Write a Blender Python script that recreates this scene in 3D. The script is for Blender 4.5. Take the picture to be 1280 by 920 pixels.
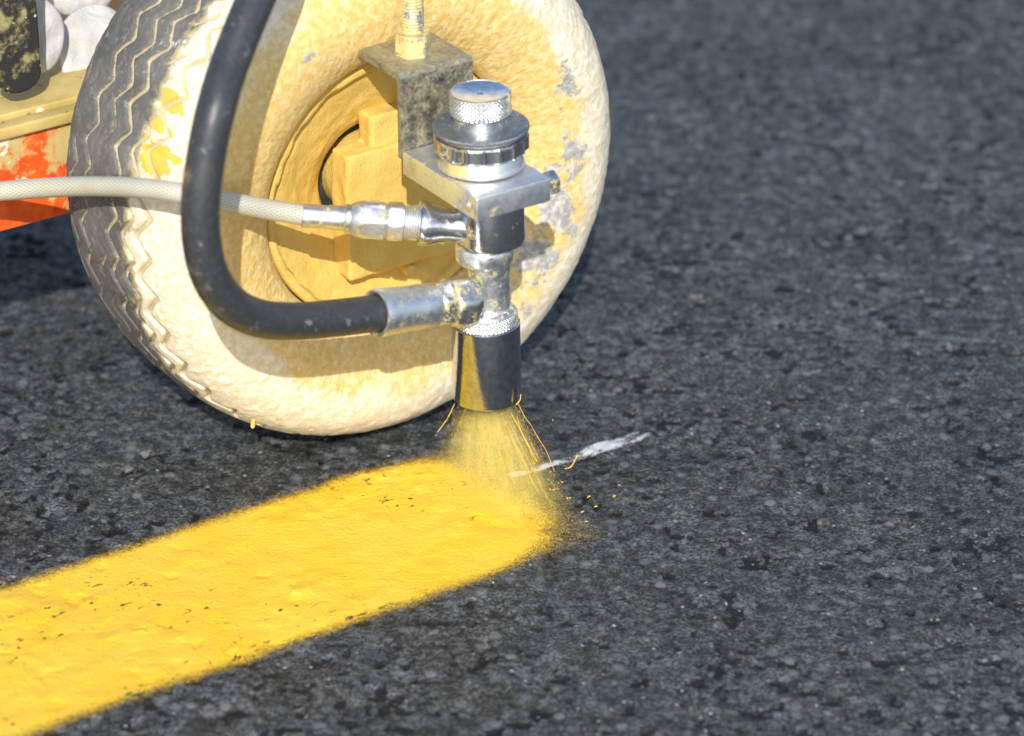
import bpy, bmesh, math, random
import numpy as np
from mathutils import Vector, noise as mnoise

for o in list(bpy.data.objects):
    bpy.data.objects.remove(o)
random.seed(7)
rng = np.random.default_rng(11)
scn = bpy.context.scene
col = scn.collection
R = math.radians

# ------------------------------------------------------------------ camera
PW, PH = 1280.0, 920.0
PITCH = 0.48071
DIST = 1.80151
FPX = 4551.56
FW = np.array([0, math.cos(PITCH), -math.sin(PITCH)])
UP = np.array([0, math.sin(PITCH), math.cos(PITCH)])
RT = np.array([1.0, 0, 0])
CAM = -FW * DIST
cd = bpy.data.cameras.new("camera")
cam = bpy.data.objects.new("camera", cd)
col.objects.link(cam)
cam.location = CAM
cam.rotation_euler = (math.pi / 2 - PITCH, 0, 0)
cd.sensor_width = 36.0
cd.sensor_fit = 'HORIZONTAL'
cd.lens = FPX / PW * 36.0
cd.clip_start = 0.05
cd.clip_end = 2000
cd.dof.use_dof = True
cd.dof.focus_distance = 1.655
cd.dof.aperture_fstop = 7.0
scn.camera = cam

# ------------------------------------------------------------------ sky, sun, exposure
SUN_EL, SUN_AZ = 35.5, -0.5      # azimuth: degrees to the left of straight behind the camera
w = bpy.data.worlds.new("World")
scn.world = w
w.use_nodes = True
nt = w.node_tree
sky = nt.nodes.new('ShaderNodeTexSky')
sky.sky_type = 'NISHITA'
sky.sun_disc = False
sky.sun_elevation = R(SUN_EL)
sky.sun_rotation = R(180 + SUN_AZ)
nt.links.new(sky.outputs[0], nt.nodes['Background'].inputs[0])
nt.nodes['Background'].inputs[1].default_value = 0.15
sl = bpy.data.lights.new("sun", 'SUN')
sl.energy = 3.9
sl.angle = R(0.53)
sl.color = (1.0, 0.965, 0.90)
so = bpy.data.objects.new("sun", sl)
col.objects.link(so)
ldir = Vector((math.cos(R(SUN_EL)) * math.sin(R(SUN_AZ)), math.cos(R(SUN_EL)) * math.cos(R(SUN_AZ)), -math.sin(R(SUN_EL))))
so.rotation_euler = ldir.to_track_quat('-Z', 'Y').to_euler()
so.location = (0, -3, 4)
vs = scn.view_settings
vs.view_transform = 'Standard'
vs.look = 'None'
vs.gamma = 1.0
vs.use_curve_mapping = False
vs.exposure = 0.33
scn.cycles.volume_bounces = 2
scn.cycles.volume_step_rate = 6.0

# ------------------------------------------------------------------ frame of the machine, pixels to places
PHI = 0.59241
D = np.array([math.cos(PHI), math.sin(PHI), 0.0])     # along the painted line
N = np.array([math.sin(PHI), -math.cos(PHI), 0.0])    # out of the wheel's face
Z = np.array([0, 0, 1.0])
WC = np.array([-0.0790, -0.03835, 0.131])             # wheel centre


def ray(px, py):
    return (px - PW / 2) / FPX * RT - (py - PH / 2) / FPX * UP + FW


def at_y(px, py, Y):
    r = ray(px, py)
    return CAM + r * ((Y - CAM[1]) / r[1])


def at_out(px, py, o):          # point at distance o in front of the wheel's mid plane
    r = ray(px, py)
    return CAM + r * ((o - (CAM - WC) @ N) / (r @ N))


def at_ground(px, py, z=0.0):
    r = ray(px, py)
    return CAM + r * ((z - CAM[2]) / r[2])


def scale_at(P):                # photo pixels per metre at a place
    return FPX / ((P - CAM) @ FW)


def ado(P):                     # (along, out, height) of a place
    q = P - WC
    return q @ D, q @ N, P[2]


def W3(a, o, z):
    return np.array([WC[0], WC[1], 0]) + D * a + N * o + Z * z


# ------------------------------------------------------------------ object helpers
def link(name, me, mat=None, parent=None):
    o = bpy.data.objects.new(name, me)
    col.objects.link(o)
    if mat is not None and me is not None:
        me.materials.append(mat)
    if parent is not None:
        o.parent = parent
    return o


def thing(name, label, cat, loc, group=None):
    o = bpy.data.objects.new(name, None)
    col.objects.link(o)
    o.empty_display_size = 0.02
    o.location = loc
    o["label"] = label
    o["category"] = cat
    if group:
        o["group"] = group
    bpy.context.view_layer.update()
    return o


def part(name, me, mat, parent, label=None):
    """mesh is in world coordinates; keep it there under its parent"""
    o = link(name, me, mat)
    p = parent
    off = Vector((0, 0, 0))
    while p is not None:
        off += p.location
        p = p.parent
    me.transform(__import__('mathutils').Matrix.Translation(-off))
    o.parent = parent
    if label:
        o["label"] = label
    return o


def recenter(o):
    """move a top-level mesh's origin to the bottom centre of its own bounds"""
    co = np.empty(len(o.data.vertices) * 3, dtype=np.float32)
    o.data.vertices.foreach_get("co", co)
    co = co.reshape(-1, 3)
    c = (co.min(0) + co.max(0)) / 2
    c[2] = co[:, 2].min()
    o.data.transform(__import__('mathutils').Matrix.Translation(-Vector(c.tolist())))
    o.location = c.tolist()


def smooth(me, ang=35):
    me.shade_smooth()
    me.set_sharp_from_angle(angle=R(ang))
    return me


def mesh_np(name, verts, quads):
    me = bpy.data.meshes.new(name)
    verts = np.asarray(verts, dtype=np.float32)
    quads = np.asarray(quads, dtype=np.int32)
    me.vertices.add(len(verts))
    me.vertices.foreach_set("co", verts.ravel())
    me.loops.add(quads.size)
    me.loops.foreach_set("vertex_index", quads.ravel())
    me.polygons.add(len(quads))
    me.polygons.foreach_set("loop_start", np.arange(len(quads), dtype=np.int32) * quads.shape[1])
    me.update(calc_edges=True)
    me.validate()
    return me


def attr(me, name, vals):
    a = me.attributes.new(name, 'FLOAT', 'POINT')
    a.data.foreach_set("value", np.asarray(vals, dtype=np.float32).ravel())


def grid_quads(nu, nv, wrap_u=False):
    """vertex index = iu * nv + iv"""
    iu = np.arange(nu if wrap_u else nu - 1)
    iv = np.arange(nv - 1)
    a, b = np.meshgrid(iu, iv, indexing='ij')
    a2 = (a + 1) % nu
    return np.stack([a * nv + b, a2 * nv + b, a2 * nv + b + 1, a * nv + b + 1], -1).reshape(-1, 4)


def basis(ax, ref=None):
    ax = np.asarray(ax, float)
    ax = ax / np.linalg.norm(ax)
    if ref is None:
        ref = np.array([0, 0, 1.0]) if abs(ax[2]) < 0.9 else D
    e1 = ref - ax * (ref @ ax)
    e1 /= np.linalg.norm(e1)
    e2 = np.cross(ax, e1)
    return ax, e1, e2


def revolve(prof, O, axis, seg=64, rmod=None, ref=None, ang=35, closed=False):
    """prof: list of (r, h). rmod(theta, r, h) -> r, arrays of shape (seg, n)"""
    ax, e1, e2 = basis(axis, ref)
    p = np.array(prof, float)
    if closed:
        p = np.vstack([p, p[:1]])
    th = np.linspace(0, 2 * math.pi, seg, endpoint=False)
    T, Rr = np.meshgrid(th, p[:, 0], indexing='ij')
    _, H = np.meshgrid(th, p[:, 1], indexing='ij')
    if rmod is not None:
        Rr = rmod(T, Rr, H)
    V = np.asarray(O) + H[..., None] * ax + Rr[..., None] * (np.cos(T)[..., None] * e1 + np.sin(T)[..., None] * e2)
    me = mesh_np("rev", V.reshape(-1, 3), grid_quads(seg, len(p), True))
    bm = bmesh.new()
    bm.from_mesh(me)
    bmesh.ops.remove_doubles(bm, verts=bm.verts, dist=1e-6)
    bmesh.ops.recalc_face_normals(bm, faces=bm.faces)
    bm.to_mesh(me)
    bm.free()
    return smooth(me, ang)


def dense(prof, step):
    """resample a profile so that rmod patterns have vertices to work on"""
    out = [prof[0]]
    for a, b in zip(prof[:-1], prof[1:]):
        L = math.hypot(b[0] - a[0], b[1] - a[1])
        n = max(1, int(L / step))
        for k in range(1, n + 1):
            out.append((a[0] + (b[0] - a[0]) * k / n, a[1] + (b[1] - a[1]) * k / n))
    return out


def hexmod(flat, turn=0.0):
    def f(T, r, h):
        m = np.mod(T + turn, math.pi / 3) - math.pi / 6
        return np.minimum(r, flat / np.cos(m))
    return f


def catmull(pts, n):
    P = np.array(pts, float)
    P = np.vstack([2 * P[0] - P[1], P, 2 * P[-1] - P[-2]])
    out = []
    for i in range(1, len(P) - 2):
        for k in range(n):
            t = k / n
            a, b, c, d = P[i - 1], P[i], P[i + 1], P[i + 2]
            out.append(0.5 * ((2 * b) + (c - a) * t + (2 * a - 5 * b + 4 * c - d) * t * t + (3 * b - a - 3 * c + d) * t ** 3))
    out.append(P[-2])
    return np.array(out)


def tube(path, r, seg=24, bump=None, ang=60):
    """bump(theta, s) -> extra radius"""
    path = np.array(path)
    n = len(path)
    t = np.gradient(path, axis=0)
    t /= np.linalg.norm(t, axis=1)[:, None]
    e = np.cross(t[0], [0.3, 0.2, 1.0])
    e /= np.linalg.norm(e)
    E = []
    for i in range(n):
        e = e - t[i] * (e @ t[i])
        e /= np.linalg.norm(e)
        E.append(e)
    E = np.array(E)
    F = np.cross(t, E)
    s = np.concatenate([[0], np.cumsum(np.linalg.norm(np.diff(path, axis=0), axis=1))])
    th = np.linspace(0, 2 * math.pi, seg, endpoint=False)
    S, T = np.meshgrid(s, th, indexing='ij')
    rr = np.full_like(S, 1.0) * (np.asarray(r)[:, None] if np.ndim(r) else r)
    if bump is not None:
        rr = rr + bump(T, S)
    V = path[:, None, :] + rr[..., None] * (np.cos(T)[..., None] * E[:, None] + np.sin(T)[..., None] * F[:, None])
    q = []
    a, b = np.meshgrid(np.arange(n - 1), np.arange(seg), indexing='ij')
    b2 = (b + 1) % seg
    q = np.stack([a * seg + b, a * seg + b2, (a + 1) * seg + b2, (a + 1) * seg + b], -1).reshape(-1, 4)
    me = mesh_np("tube", V.reshape(-1, 3), q)
    bm = bmesh.new()
    bm.from_mesh(me)
    bm.verts.ensure_lookup_table()
    for base in (0, (n - 1) * seg):
        try:
            bm.faces.new([bm.verts[base + k] for k in range(seg)])
        except ValueError:
            pass
    bmesh.ops.recalc_face_normals(bm, faces=bm.faces)
    bm.to_mesh(me)
    bm.free()
    return smooth(me, ang)


def box(c, half, axes=None, bevel=0.0006, cuts=0, rough=0.0, rscale=60.0, seed=0.0):
    """oriented box; axes default (D, N, Z)"""
    A = axes if axes is not None else (D, N, Z)
    bm = bmesh.new()
    bmesh.ops.create_cube(bm, size=2.0)
    for v in bm.verts:
        v.co = Vector((v.co.x * half[0], v.co.y * half[1], v.co.z * half[2]))
    if bevel > 0:
        bmesh.ops.bevel(bm, geom=bm.edges[:], offset=bevel, segments=3, affect='EDGES', profile=0.5)
    if cuts:
        bmesh.ops.subdivide_edges(bm, edges=[e for e in bm.edges if e.calc_length() > bevel * 3], cuts=cuts, use_grid_fill=True)
    bmesh.ops.recalc_face_normals(bm, faces=bm.faces)
    if rough:
        bm.normal_update()
        for v in bm.verts:
            q = v.co * rscale + Vector((seed, seed * 1.7, 0))
            v.co += v.normal * rough * (mnoise.noise(q) + 0.5 * mnoise.noise(q * 2.3))
    for v in bm.verts:
        p = np.asarray(c) + A[0] * v.co.x + A[1] * v.co.y + A[2] * v.co.z
        v.co = Vector(p.tolist())
    me = bpy.data.meshes.new("box")
    bm.to_mesh(me)
    bm.free()
    if A[0] @ np.cross(A[1], A[2]) < 0:
        me.flip_normals()
    return smooth(me, 40)


def prism(outline, thick, O, u, v, bevel=0.0005):
    """outline in (u, v) metres, extruded along u x v"""
    wv = np.cross(u, v)
    bm = bmesh.new()
    f = bm.faces.new([bm.verts.new((p[0], p[1], 0)) for p in outline])
    r = bmesh.ops.extrude_face_region(bm, geom=[f])
    for e in r['geom']:
        if isinstance(e, bmesh.types.BMVert):
            e.co.z += thick
    bmesh.ops.recalc_face_normals(bm, faces=bm.faces)
    if bevel:
        es = [e for e in bm.edges if len(e.link_faces) == 2 and e.calc_face_angle(0) > 0.5]
        bmesh.ops.bevel(bm, geom=es, offset=bevel, segments=2, affect='EDGES')
    for q in bm.verts:
        p = np.asarray(O) + u * q.co.x + v * q.co.y + wv * q.co.z
        q.co = Vector(p.tolist())
    me = bpy.data.meshes.new("prism")
    bm.to_mesh(me)
    bm.free()
    return smooth(me, 40)


# ------------------------------------------------------------------ noise in numpy
def vnoise(x, y, seed=0):
    g = np.random.default_rng(seed).random((256, 256)).astype(np.float32)
    xi = np.floor(x).astype(np.int64)
    yi = np.floor(y).astype(np.int64)
    fx = (x - xi).astype(np.float32)
    fy = (y - yi).astype(np.float32)
    fx = fx * fx * (3 - 2 * fx)
    fy = fy * fy * (3 - 2 * fy)
    a = g[xi & 255, yi & 255]
    b = g[(xi + 1) & 255, yi & 255]
    c = g[xi & 255, (yi + 1) & 255]
    d = g[(xi + 1) & 255, (yi + 1) & 255]
    return (a + (b - a) * fx) * (1 - fy) + (c + (d - c) * fx) * fy


def fbm(x, y, octv=4, seed=0):
    s, a, t = 0, 0.5, 0
    for k in range(octv):
        s = s + a * vnoise(x * 2 ** k + 17.3 * k, y * 2 ** k + 5.1 * k, seed + k)
        t += a
        a *= 0.5
    return s / t


def worley(x, y, seed=0):
    r = np.random.default_rng(seed)
    jx, jy, jv = r.random((256, 256)), r.random((256, 256)), r.random((256, 256))
    xi = np.floor(x).astype(np.int64)
    yi = np.floor(y).astype(np.int64)
    f1 = np.full(x.shape, 9.0, np.float32)
    f2 = f1.copy()
    val = np.zeros(x.shape, np.float32)
    for a in (-1, 0, 1):
        for b in (-1, 0, 1):
            I, J = (xi + a) & 255, (yi + b) & 255
            d = np.sqrt((xi + a + jx[I, J] - x) ** 2 + (yi + b + jy[I, J] - y) ** 2).astype(np.float32)
            m = d < f1
            f2 = np.where(m, f1, np.minimum(f2, d))
            val = np.where(m, jv[I, J], val)
            f1 = np.where(m, d, f1)
    return f1, f2, val


def sstep(a, b, x):
    t = np.clip((x - a) / (b - a), 0, 1)
    return t * t * (3 - 2 * t)


# ------------------------------------------------------------------ materials
class Mat:
    def __init__(self, name):
        self.m = bpy.data.materials.new(name)
        self.m.use_nodes = True
        self.t = self.m.node_tree
        self.t.nodes.clear()
        self.out = self.t.nodes.new('ShaderNodeOutputMaterial')

    def n(self, typ, **kw):
        nd = self.t.nodes.new(typ)
        for k, v in kw.items():
            if k.startswith('_'):
                setattr(nd, k[1:], v)
        for k, v in kw.items():
            if k.startswith('_'):
                continue
            key = int(k[1:]) if k[0] == 'i' and k[1:].isdigit() else k.replace('__', ' ')
            self.put(nd.inputs[key], v)
        return nd

    def put(self, sock, v):
        if isinstance(v, bpy.types.NodeSocket):
            self.t.links.new(v, sock)
        elif isinstance(v, bpy.types.Node):
            self.t.links.new(v.outputs[0], sock)
        else:
            if sock.type == 'RGBA' and len(v) == 3:
                v = (*v, 1)
            sock.default_value = v

    def coord(self):
        return self.n('ShaderNodeTexCoord').outputs['Object']

    def noise(self, scale, detail=4, rough=0.55, vec=None, dist=0.0):
        return self.n('ShaderNodeTexNoise', Vector=vec if vec is not None else self.coord(), Scale=scale, Detail=detail, Roughness=rough, Distortion=dist).outputs['Fac']

    def voro(self, scale, vec=None, feature='F1', out='Distance'):
        return self.n('ShaderNodeTexVoronoi', _feature=feature, Vector=vec if vec is not None else self.coord(), Scale=scale).outputs[out]

    def math(self, op, a, b=0.0, clamp=False):
        return self.n('ShaderNodeMath', _operation=op, _use_clamp=clamp, i0=a, i1=b).outputs[0]

    def rng(self, x, a, b, c=0.0, d=1.0):
        return self.n('ShaderNodeMapRange', _interpolation_type='SMOOTHSTEP', Value=x, i1=a, i2=b, i3=c, i4=d).outputs[0]

    def mix(self, f, a, b):
        nd = self.n('ShaderNodeMix', _data_type='RGBA')
        self.put(nd.inputs[0], f)
        self.put(nd.inputs[6], a)
        self.put(nd.inputs[7], b)
        return nd.outputs[2]

    def attr(self, name):
        return self.n('ShaderNodeAttribute', _attribute_name=name).outputs['Fac']

    def bump(self, h, strength=0.3, dist=0.001, normal=None):
        nd = self.n('ShaderNodeBump', Strength=strength, Distance=dist, Height=h)
        if normal is not None:
            self.put(nd.inputs['Normal'], normal)
        return nd.outputs[0]

    def bsdf(self, **kw):
        return self.n('ShaderNodeBsdfPrincipled', **kw).outputs[0]

    def done(self, sh):
        self.t.links.new(sh, self.out.inputs['Surface'])
        return self.m


OCHRE = (0.64, 0.415, 0.085)
CREAM = (0.78, 0.66, 0.42)


def mat_metal(name, base, rough, spray=0.5, directional=0.35, scale=90.0, spray_col=(0.46, 0.38, 0.16), scratch=0.25, soft=0.0, upward=0.0):
    """metal with a patchy film of dry overspray that came from the wheel's trailing side"""
    m = Mat(name)
    co = m.coord()
    n1 = m.noise(scale, 5, 0.62, co)
    n2 = m.noise(scale * 6, 3, 0.6, co)
    nor = m.n('ShaderNodeNewGeometry').outputs['Normal']
    dt = m.n('ShaderNodeVectorMath', _operation='DOT_PRODUCT', i0=nor, i1=(-D).tolist()).outputs['Value']
    v = m.math('ADD', n1, m.math('MULTIPLY', dt, directional * 0.35))
    if upward:
        dz = m.n('ShaderNodeVectorMath', _operation='DOT_PRODUCT', i0=nor, i1=(0, 0, 1)).outputs['Value']
        v = m.math('ADD', v, m.math('MULTIPLY', m.math('MAXIMUM', dz, 0.0), upward))
    v = m.math('ADD', v, m.math('MULTIPLY', m.math('SUBTRACT', n2, 0.5), 0.7))
    mask = m.rng(v, 0.80 - 0.5 * spray - soft, 1.0 - 0.5 * spray + soft)
    n3 = m.noise(scale * 2.0, 4, 0.6, co)
    dull = m.rng(n3, 0.35, 0.7)
    bcol = m.mix(dull, base, tuple(c * 0.72 for c in base))
    rg = m.rng(n3, 0.3, 0.75, max(0.03, rough - 0.1), rough + scratch)
    bp = m.bump(m.math('ADD', n2, m.math('MULTIPLY', n1, 0.6)), 0.12, 0.0006)
    me = m.bsdf(Base__Color=bcol, Metallic=1.0, Roughness=rg, Normal=bp)
    bp2 = m.bump(m.math('ADD', m.noise(scale * 9, 3, 0.6, co), mask), 0.35, 0.0006)
    pc = m.mix(n1, spray_col, tuple(min(1, c * 1.35) for c in spray_col))
    pa = m.bsdf(Base__Color=pc, Roughness=0.75, Normal=bp2)
    sh = m.n('ShaderNodeMixShader', i0=mask, i1=me, i2=pa)
    return m.done(sh.outputs[0])


CHROME = mat_metal('chrome_overspray', (0.72, 0.74, 0.78), 0.20, 0.24, 0.35, 110, scratch=0.14)
ALU = mat_metal('machined_aluminium', (0.88, 0.89, 0.90), 0.50, 0.34, 0.9, 90, scratch=0.12)
ZINC = mat_metal('zinc_fitting', (0.85, 0.87, 0.89), 0.44, 0.46, 0.15, 150, scratch=0.15)
ZINC_DIRTY = mat_metal('zinc_fitting_dirty', (0.74, 0.75, 0.72), 0.36, 0.58, 0.3, 150)
STEEL_DARK = mat_metal('bracket_steel', (0.30, 0.29, 0.29), 0.42, 0.46, 0.3, 130, (0.36, 0.31, 0.17), soft=0.30, upward=0.16)
CAKED = mat_metal('zinc_caked', (0.74, 0.75, 0.72), 0.4, 0.86, 0.3, 150, (0.58, 0.45, 0.18))
KNURL = mat_metal('knurled_metal', (0.82, 0.81, 0.77), 0.32, 0.52, 0.0, 60, (0.60, 0.52, 0.30))
GUARD = mat_metal('polished_guard', (0.55, 0.57, 0.61), 0.07, 0.03, 0.0, 160, scratch=0.06)
DIALM = mat_metal('dial_metal', (0.36, 0.39, 0.42), 0.45, 0.42, 0.0, 260, (0.34, 0.34, 0.30))
COLLAR = mat_metal('collar_chrome', (0.86, 0.87, 0.90), 0.16, 0.20, 0.5, 110, scratch=0.1)
MIRROR = mat_metal('polished_top', (0.80, 0.82, 0.86), 0.05, 0.06, 0.0, 160, scratch=0.05)


def mat_ochre(name, col1, col2, crack=True):
    m = Mat(name)
    co = m.coord()
    n1 = m.noise(45, 5, 0.6, co)
    n2 = m.noise(420, 4, 0.65, co)
    c = m.mix(m.rng(n1, 0.3, 0.72), col1, col2)
    c = m.mix(m.rng(n2, 0.52, 0.72, 0, 0.3), c, (0.74, 0.58, 0.26))
    dark = m.rng(m.noise(140, 5, 0.7, co), 0.66, 0.74)
    c = m.mix(m.math('MULTIPLY', dark, 0.55), c, (0.30, 0.20, 0.06))
    h = m.math('ADD', n2, m.math('ADD', m.noise(150, 4, 0.6, co), m.math('MULTIPLY', m.noise(900, 2, 0.6, co), 0.6)))
    return m.done(m.bsdf(Base__Color=c, Roughness=0.72, Normal=m.bump(h, 0.45, 0.0012)))


OCHRE_M = mat_ochre('ochre_overspray_crust', OCHRE, (0.70, 0.485, 0.125))


def mat_tyre():
    m = Mat('tyre_rubber_with_overspray')
    co = m.coord()
    n1 = m.noise(38, 5, 0.62, co)
    n2 = m.noise(300, 4, 0.65, co)
    n3 = m.noise(900, 3, 0.6, co)
    rub = m.mix(m.rng(n1, 0.3, 0.7), (0.085, 0.083, 0.080), (0.15, 0.142, 0.128))
    rub = m.mix(m.rng(m.noise(260, 6, 0.8, co), 0.50, 0.66, 0, 0.45), rub, (0.30, 0.28, 0.23))
    rub = m.mix(m.rng(m.noise(160, 5, 0.7, co), 0.60, 0.74, 0, 0.5), rub, (0.42, 0.42, 0.41))
    # cream to ochre coat on the side
    och = m.attr('ochre')
    of = m.rng(m.math('ADD', och, m.math('MULTIPLY', m.math('SUBTRACT', n1, 0.5), 0.9)), 0.25, 0.75)
    cr = m.mix(m.rng(n2, 0.35, 0.7), (0.65, 0.55, 0.37), (0.78, 0.73, 0.62))
    oc = m.mix(m.rng(n2, 0.35, 0.7), (0.64, 0.43, 0.12), (0.74, 0.58, 0.28))
    coat = m.mix(of, cr, oc)
    coat = m.mix(m.rng(m.math('ADD', m.attr('splash'), m.math('MULTIPLY', m.math('SUBTRACT', m.noise(220, 3, 0.5, co), 0.5), 1.1)), 0.48, 0.56), coat, (0.70, 0.42, 0.06))
    gr = m.math('ADD', m.attr('bare'), m.math('MULTIPLY', m.math('SUBTRACT', m.noise(110, 6, 0.7, co), 0.5), 1.8))
    coat = m.mix(m.rng(gr, 0.5, 0.62, 0, 0.9), coat, m.mix(m.rng(n2, 0.4, 0.65), (0.26, 0.27, 0.28), (0.50, 0.50, 0.49)))
    cf = m.math('ADD', m.attr('coat'), m.math('MULTIPLY', m.math('SUBTRACT', m.noise(130, 6, 0.72, co), 0.5), 0.9))
    c = m.mix(m.rng(cf, 0.25, 0.50), rub, m.mix(n2, (0.30, 0.25, 0.13), (0.46, 0.38, 0.20)))
    c = m.mix(m.rng(cf, 0.46, 0.66), c, coat)
    gf = m.math('ADD', m.attr('groove'), m.math('MULTIPLY', m.math('SUBTRACT', m.noise(180, 5, 0.7, co), 0.5), 1.5))
    c = m.mix(m.rng(gf, 0.36, 0.74, 0, 0.9), c, m.mix(n1, (0.36, 0.29, 0.14), (0.56, 0.48, 0.31)))
    stain = m.math('ADD', m.attr('chalk'), m.math('MULTIPLY', m.math('SUBTRACT', m.noise(190, 6, 0.75, co), 0.5), 1.6))
    c = m.mix(m.rng(stain, 0.55, 0.75, 0, 0.8), c, (0.66, 0.68, 0.70))
    h = m.math('ADD', m.math('MULTIPLY', n3, 0.5), m.math('ADD', n2, m.noise(120, 4, 0.6, co)))
    st = m.rng(cf, 0.4, 0.62, 0.15, 0.4)
    bp = m.n('ShaderNodeBump', Strength=st, Distance=0.0014, Height=h).outputs[0]
    return m.done(m.bsdf(Base__Color=c, Roughness=0.78, Normal=bp))


def mat_hose():
    m = Mat('black_rubber_hose')
    co = m.coord()
    n1 = m.noise(60, 5, 0.6, co)
    n2 = m.noise(500, 3, 0.6, co)
    nor = m.n('ShaderNodeNewGeometry').outputs['Normal']
    sd = m.n('ShaderNodeVectorMath', _operation='DOT_PRODUCT', i0=nor, i1=(-0.55, 0.1, -0.8)).outputs['Value']
    v = m.math('ADD', m.math('MULTIPLY', sd, 0.28), n1)
    c = m.mix(m.rng(n2, 0.4, 0.7), (0.030, 0.032, 0.036), (0.046, 0.048, 0.053))
    c = m.mix(m.rng(v, 0.56, 0.80, 0, 0.7), c, (0.22, 0.16, 0.05))
    c = m.mix(m.rng(m.noise(120, 5, 0.75, co), 0.60, 0.68, 0, 0.45), c, (0.30, 0.31, 0.32))
    rg = m.rng(n1, 0.3, 0.7, 0.36, 0.52)
    return m.done(m.bsdf(Base__Color=c, Roughness=rg, Normal=m.bump(n2, 0.08, 0.0005)))


def mat_braid():
    m = Mat('clear_braided_hose')
    co = m.coord()
    n1 = m.noise(80, 4, 0.6, co)
    b = m.attr('braid')
    c = m.mix(m.rng(b, 0.2, 0.8), (0.36, 0.33, 0.22), (0.54, 0.52, 0.44))
    c = m.mix(m.rng(n1, 0.52, 0.75, 0, 0.6), c, (0.46, 0.38, 0.18))
    return m.done(m.bsdf(Base__Color=c, Roughness=0.45, Coat__Weight=0.6, Coat__Roughness=0.15))


def mat_panel():
    m = Mat('orange_enamel_splattered')
    co = m.coord()
    n1 = m.noise(34, 5, 0.65, co)
    n2 = m.noise(120, 5, 0.65, co)
    c = m.mix(m.rng(n2, 0.35, 0.7), (0.62, 0.075, 0.012), (0.80, 0.14, 0.02))
    hz = m.attr('up')
    y = m.math('ADD', n1, m.math('MULTIPLY', hz, 0.22))
    c = m.mix(m.rng(y, 0.62, 0.70), c, m.mix(n2, (0.42, 0.33, 0.12), (0.66, 0.52, 0.22)))
    c = m.mix(m.rng(m.math('ADD', m.noise(55, 5, 0.6, co, 0.6), m.math('MULTIPLY', hz, 0.14)), 0.66, 0.71), c, (0.80, 0.74, 0.58))
    return m.done(m.bsdf(Base__Color=c, Roughness=0.45, Normal=m.bump(n2, 0.25, 0.001)))


def mat_ledge():
    m = Mat('overspray_on_ledge')
    co = m.coord()
    n1 = m.noise(40, 5, 0.6, co)
    n2 = m.noise(130, 6, 0.7, co)
    c = m.mix(m.rng(n1, 0.3, 0.7), (0.44, 0.33, 0.10), (0.62, 0.47, 0.17))
    c = m.mix(m.rng(n2, 0.63, 0.70, 0, 0.9), c, (0.06, 0.06, 0.05))
    c = m.mix(m.rng(m.noise(90, 4, 0.6, co), 0.66, 0.72), c, (0.74, 0.68, 0.52))
    return m.done(m.bsdf(Base__Color=c, Roughness=0.6, Normal=m.bump(n2, 0.35, 0.0012)))


def mat_bar():
    m = Mat('black_bar_speckled')
    co = m.coord()
    n1 = m.noise(60, 5, 0.65, co)
    sp = m.math('ADD', m.voro(260, co), m.math('MULTIPLY', m.noise(90, 3, 0.6, co), 1.0))
    c = m.mix(m.rng(n1, 0.48, 0.62), (0.025, 0.025, 0.024), (0.34, 0.29, 0.13))
    c = m.mix(m.rng(sp, 0.48, 0.58, 0.8, 0), c, (0.62, 0.52, 0.30))
    return m.done(m.bsdf(Base__Color=c, Roughness=0.5, Normal=m.bump(n1, 0.3, 0.001)))


def mat_white():
    m = Mat('white_crumpled_plastic')
    co = m.coord()
    n1 = m.noise(50, 5, 0.6, co, 0.5)
    c = m.mix(m.rng(n1, 0.45, 0.75), (0.54, 0.53, 0.51), (0.44, 0.40, 0.31))
    c = m.mix(m.rng(m.noise(95, 4, 0.6, co), 0.68, 0.74), c, (0.72, 0.52, 0.16))
    return m.done(m.bsdf(Base__Color=c, Roughness=0.55, Normal=m.bump(m.noise(70, 4, 0.6, co, 1.0), 0.5, 0.004)))


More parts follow.
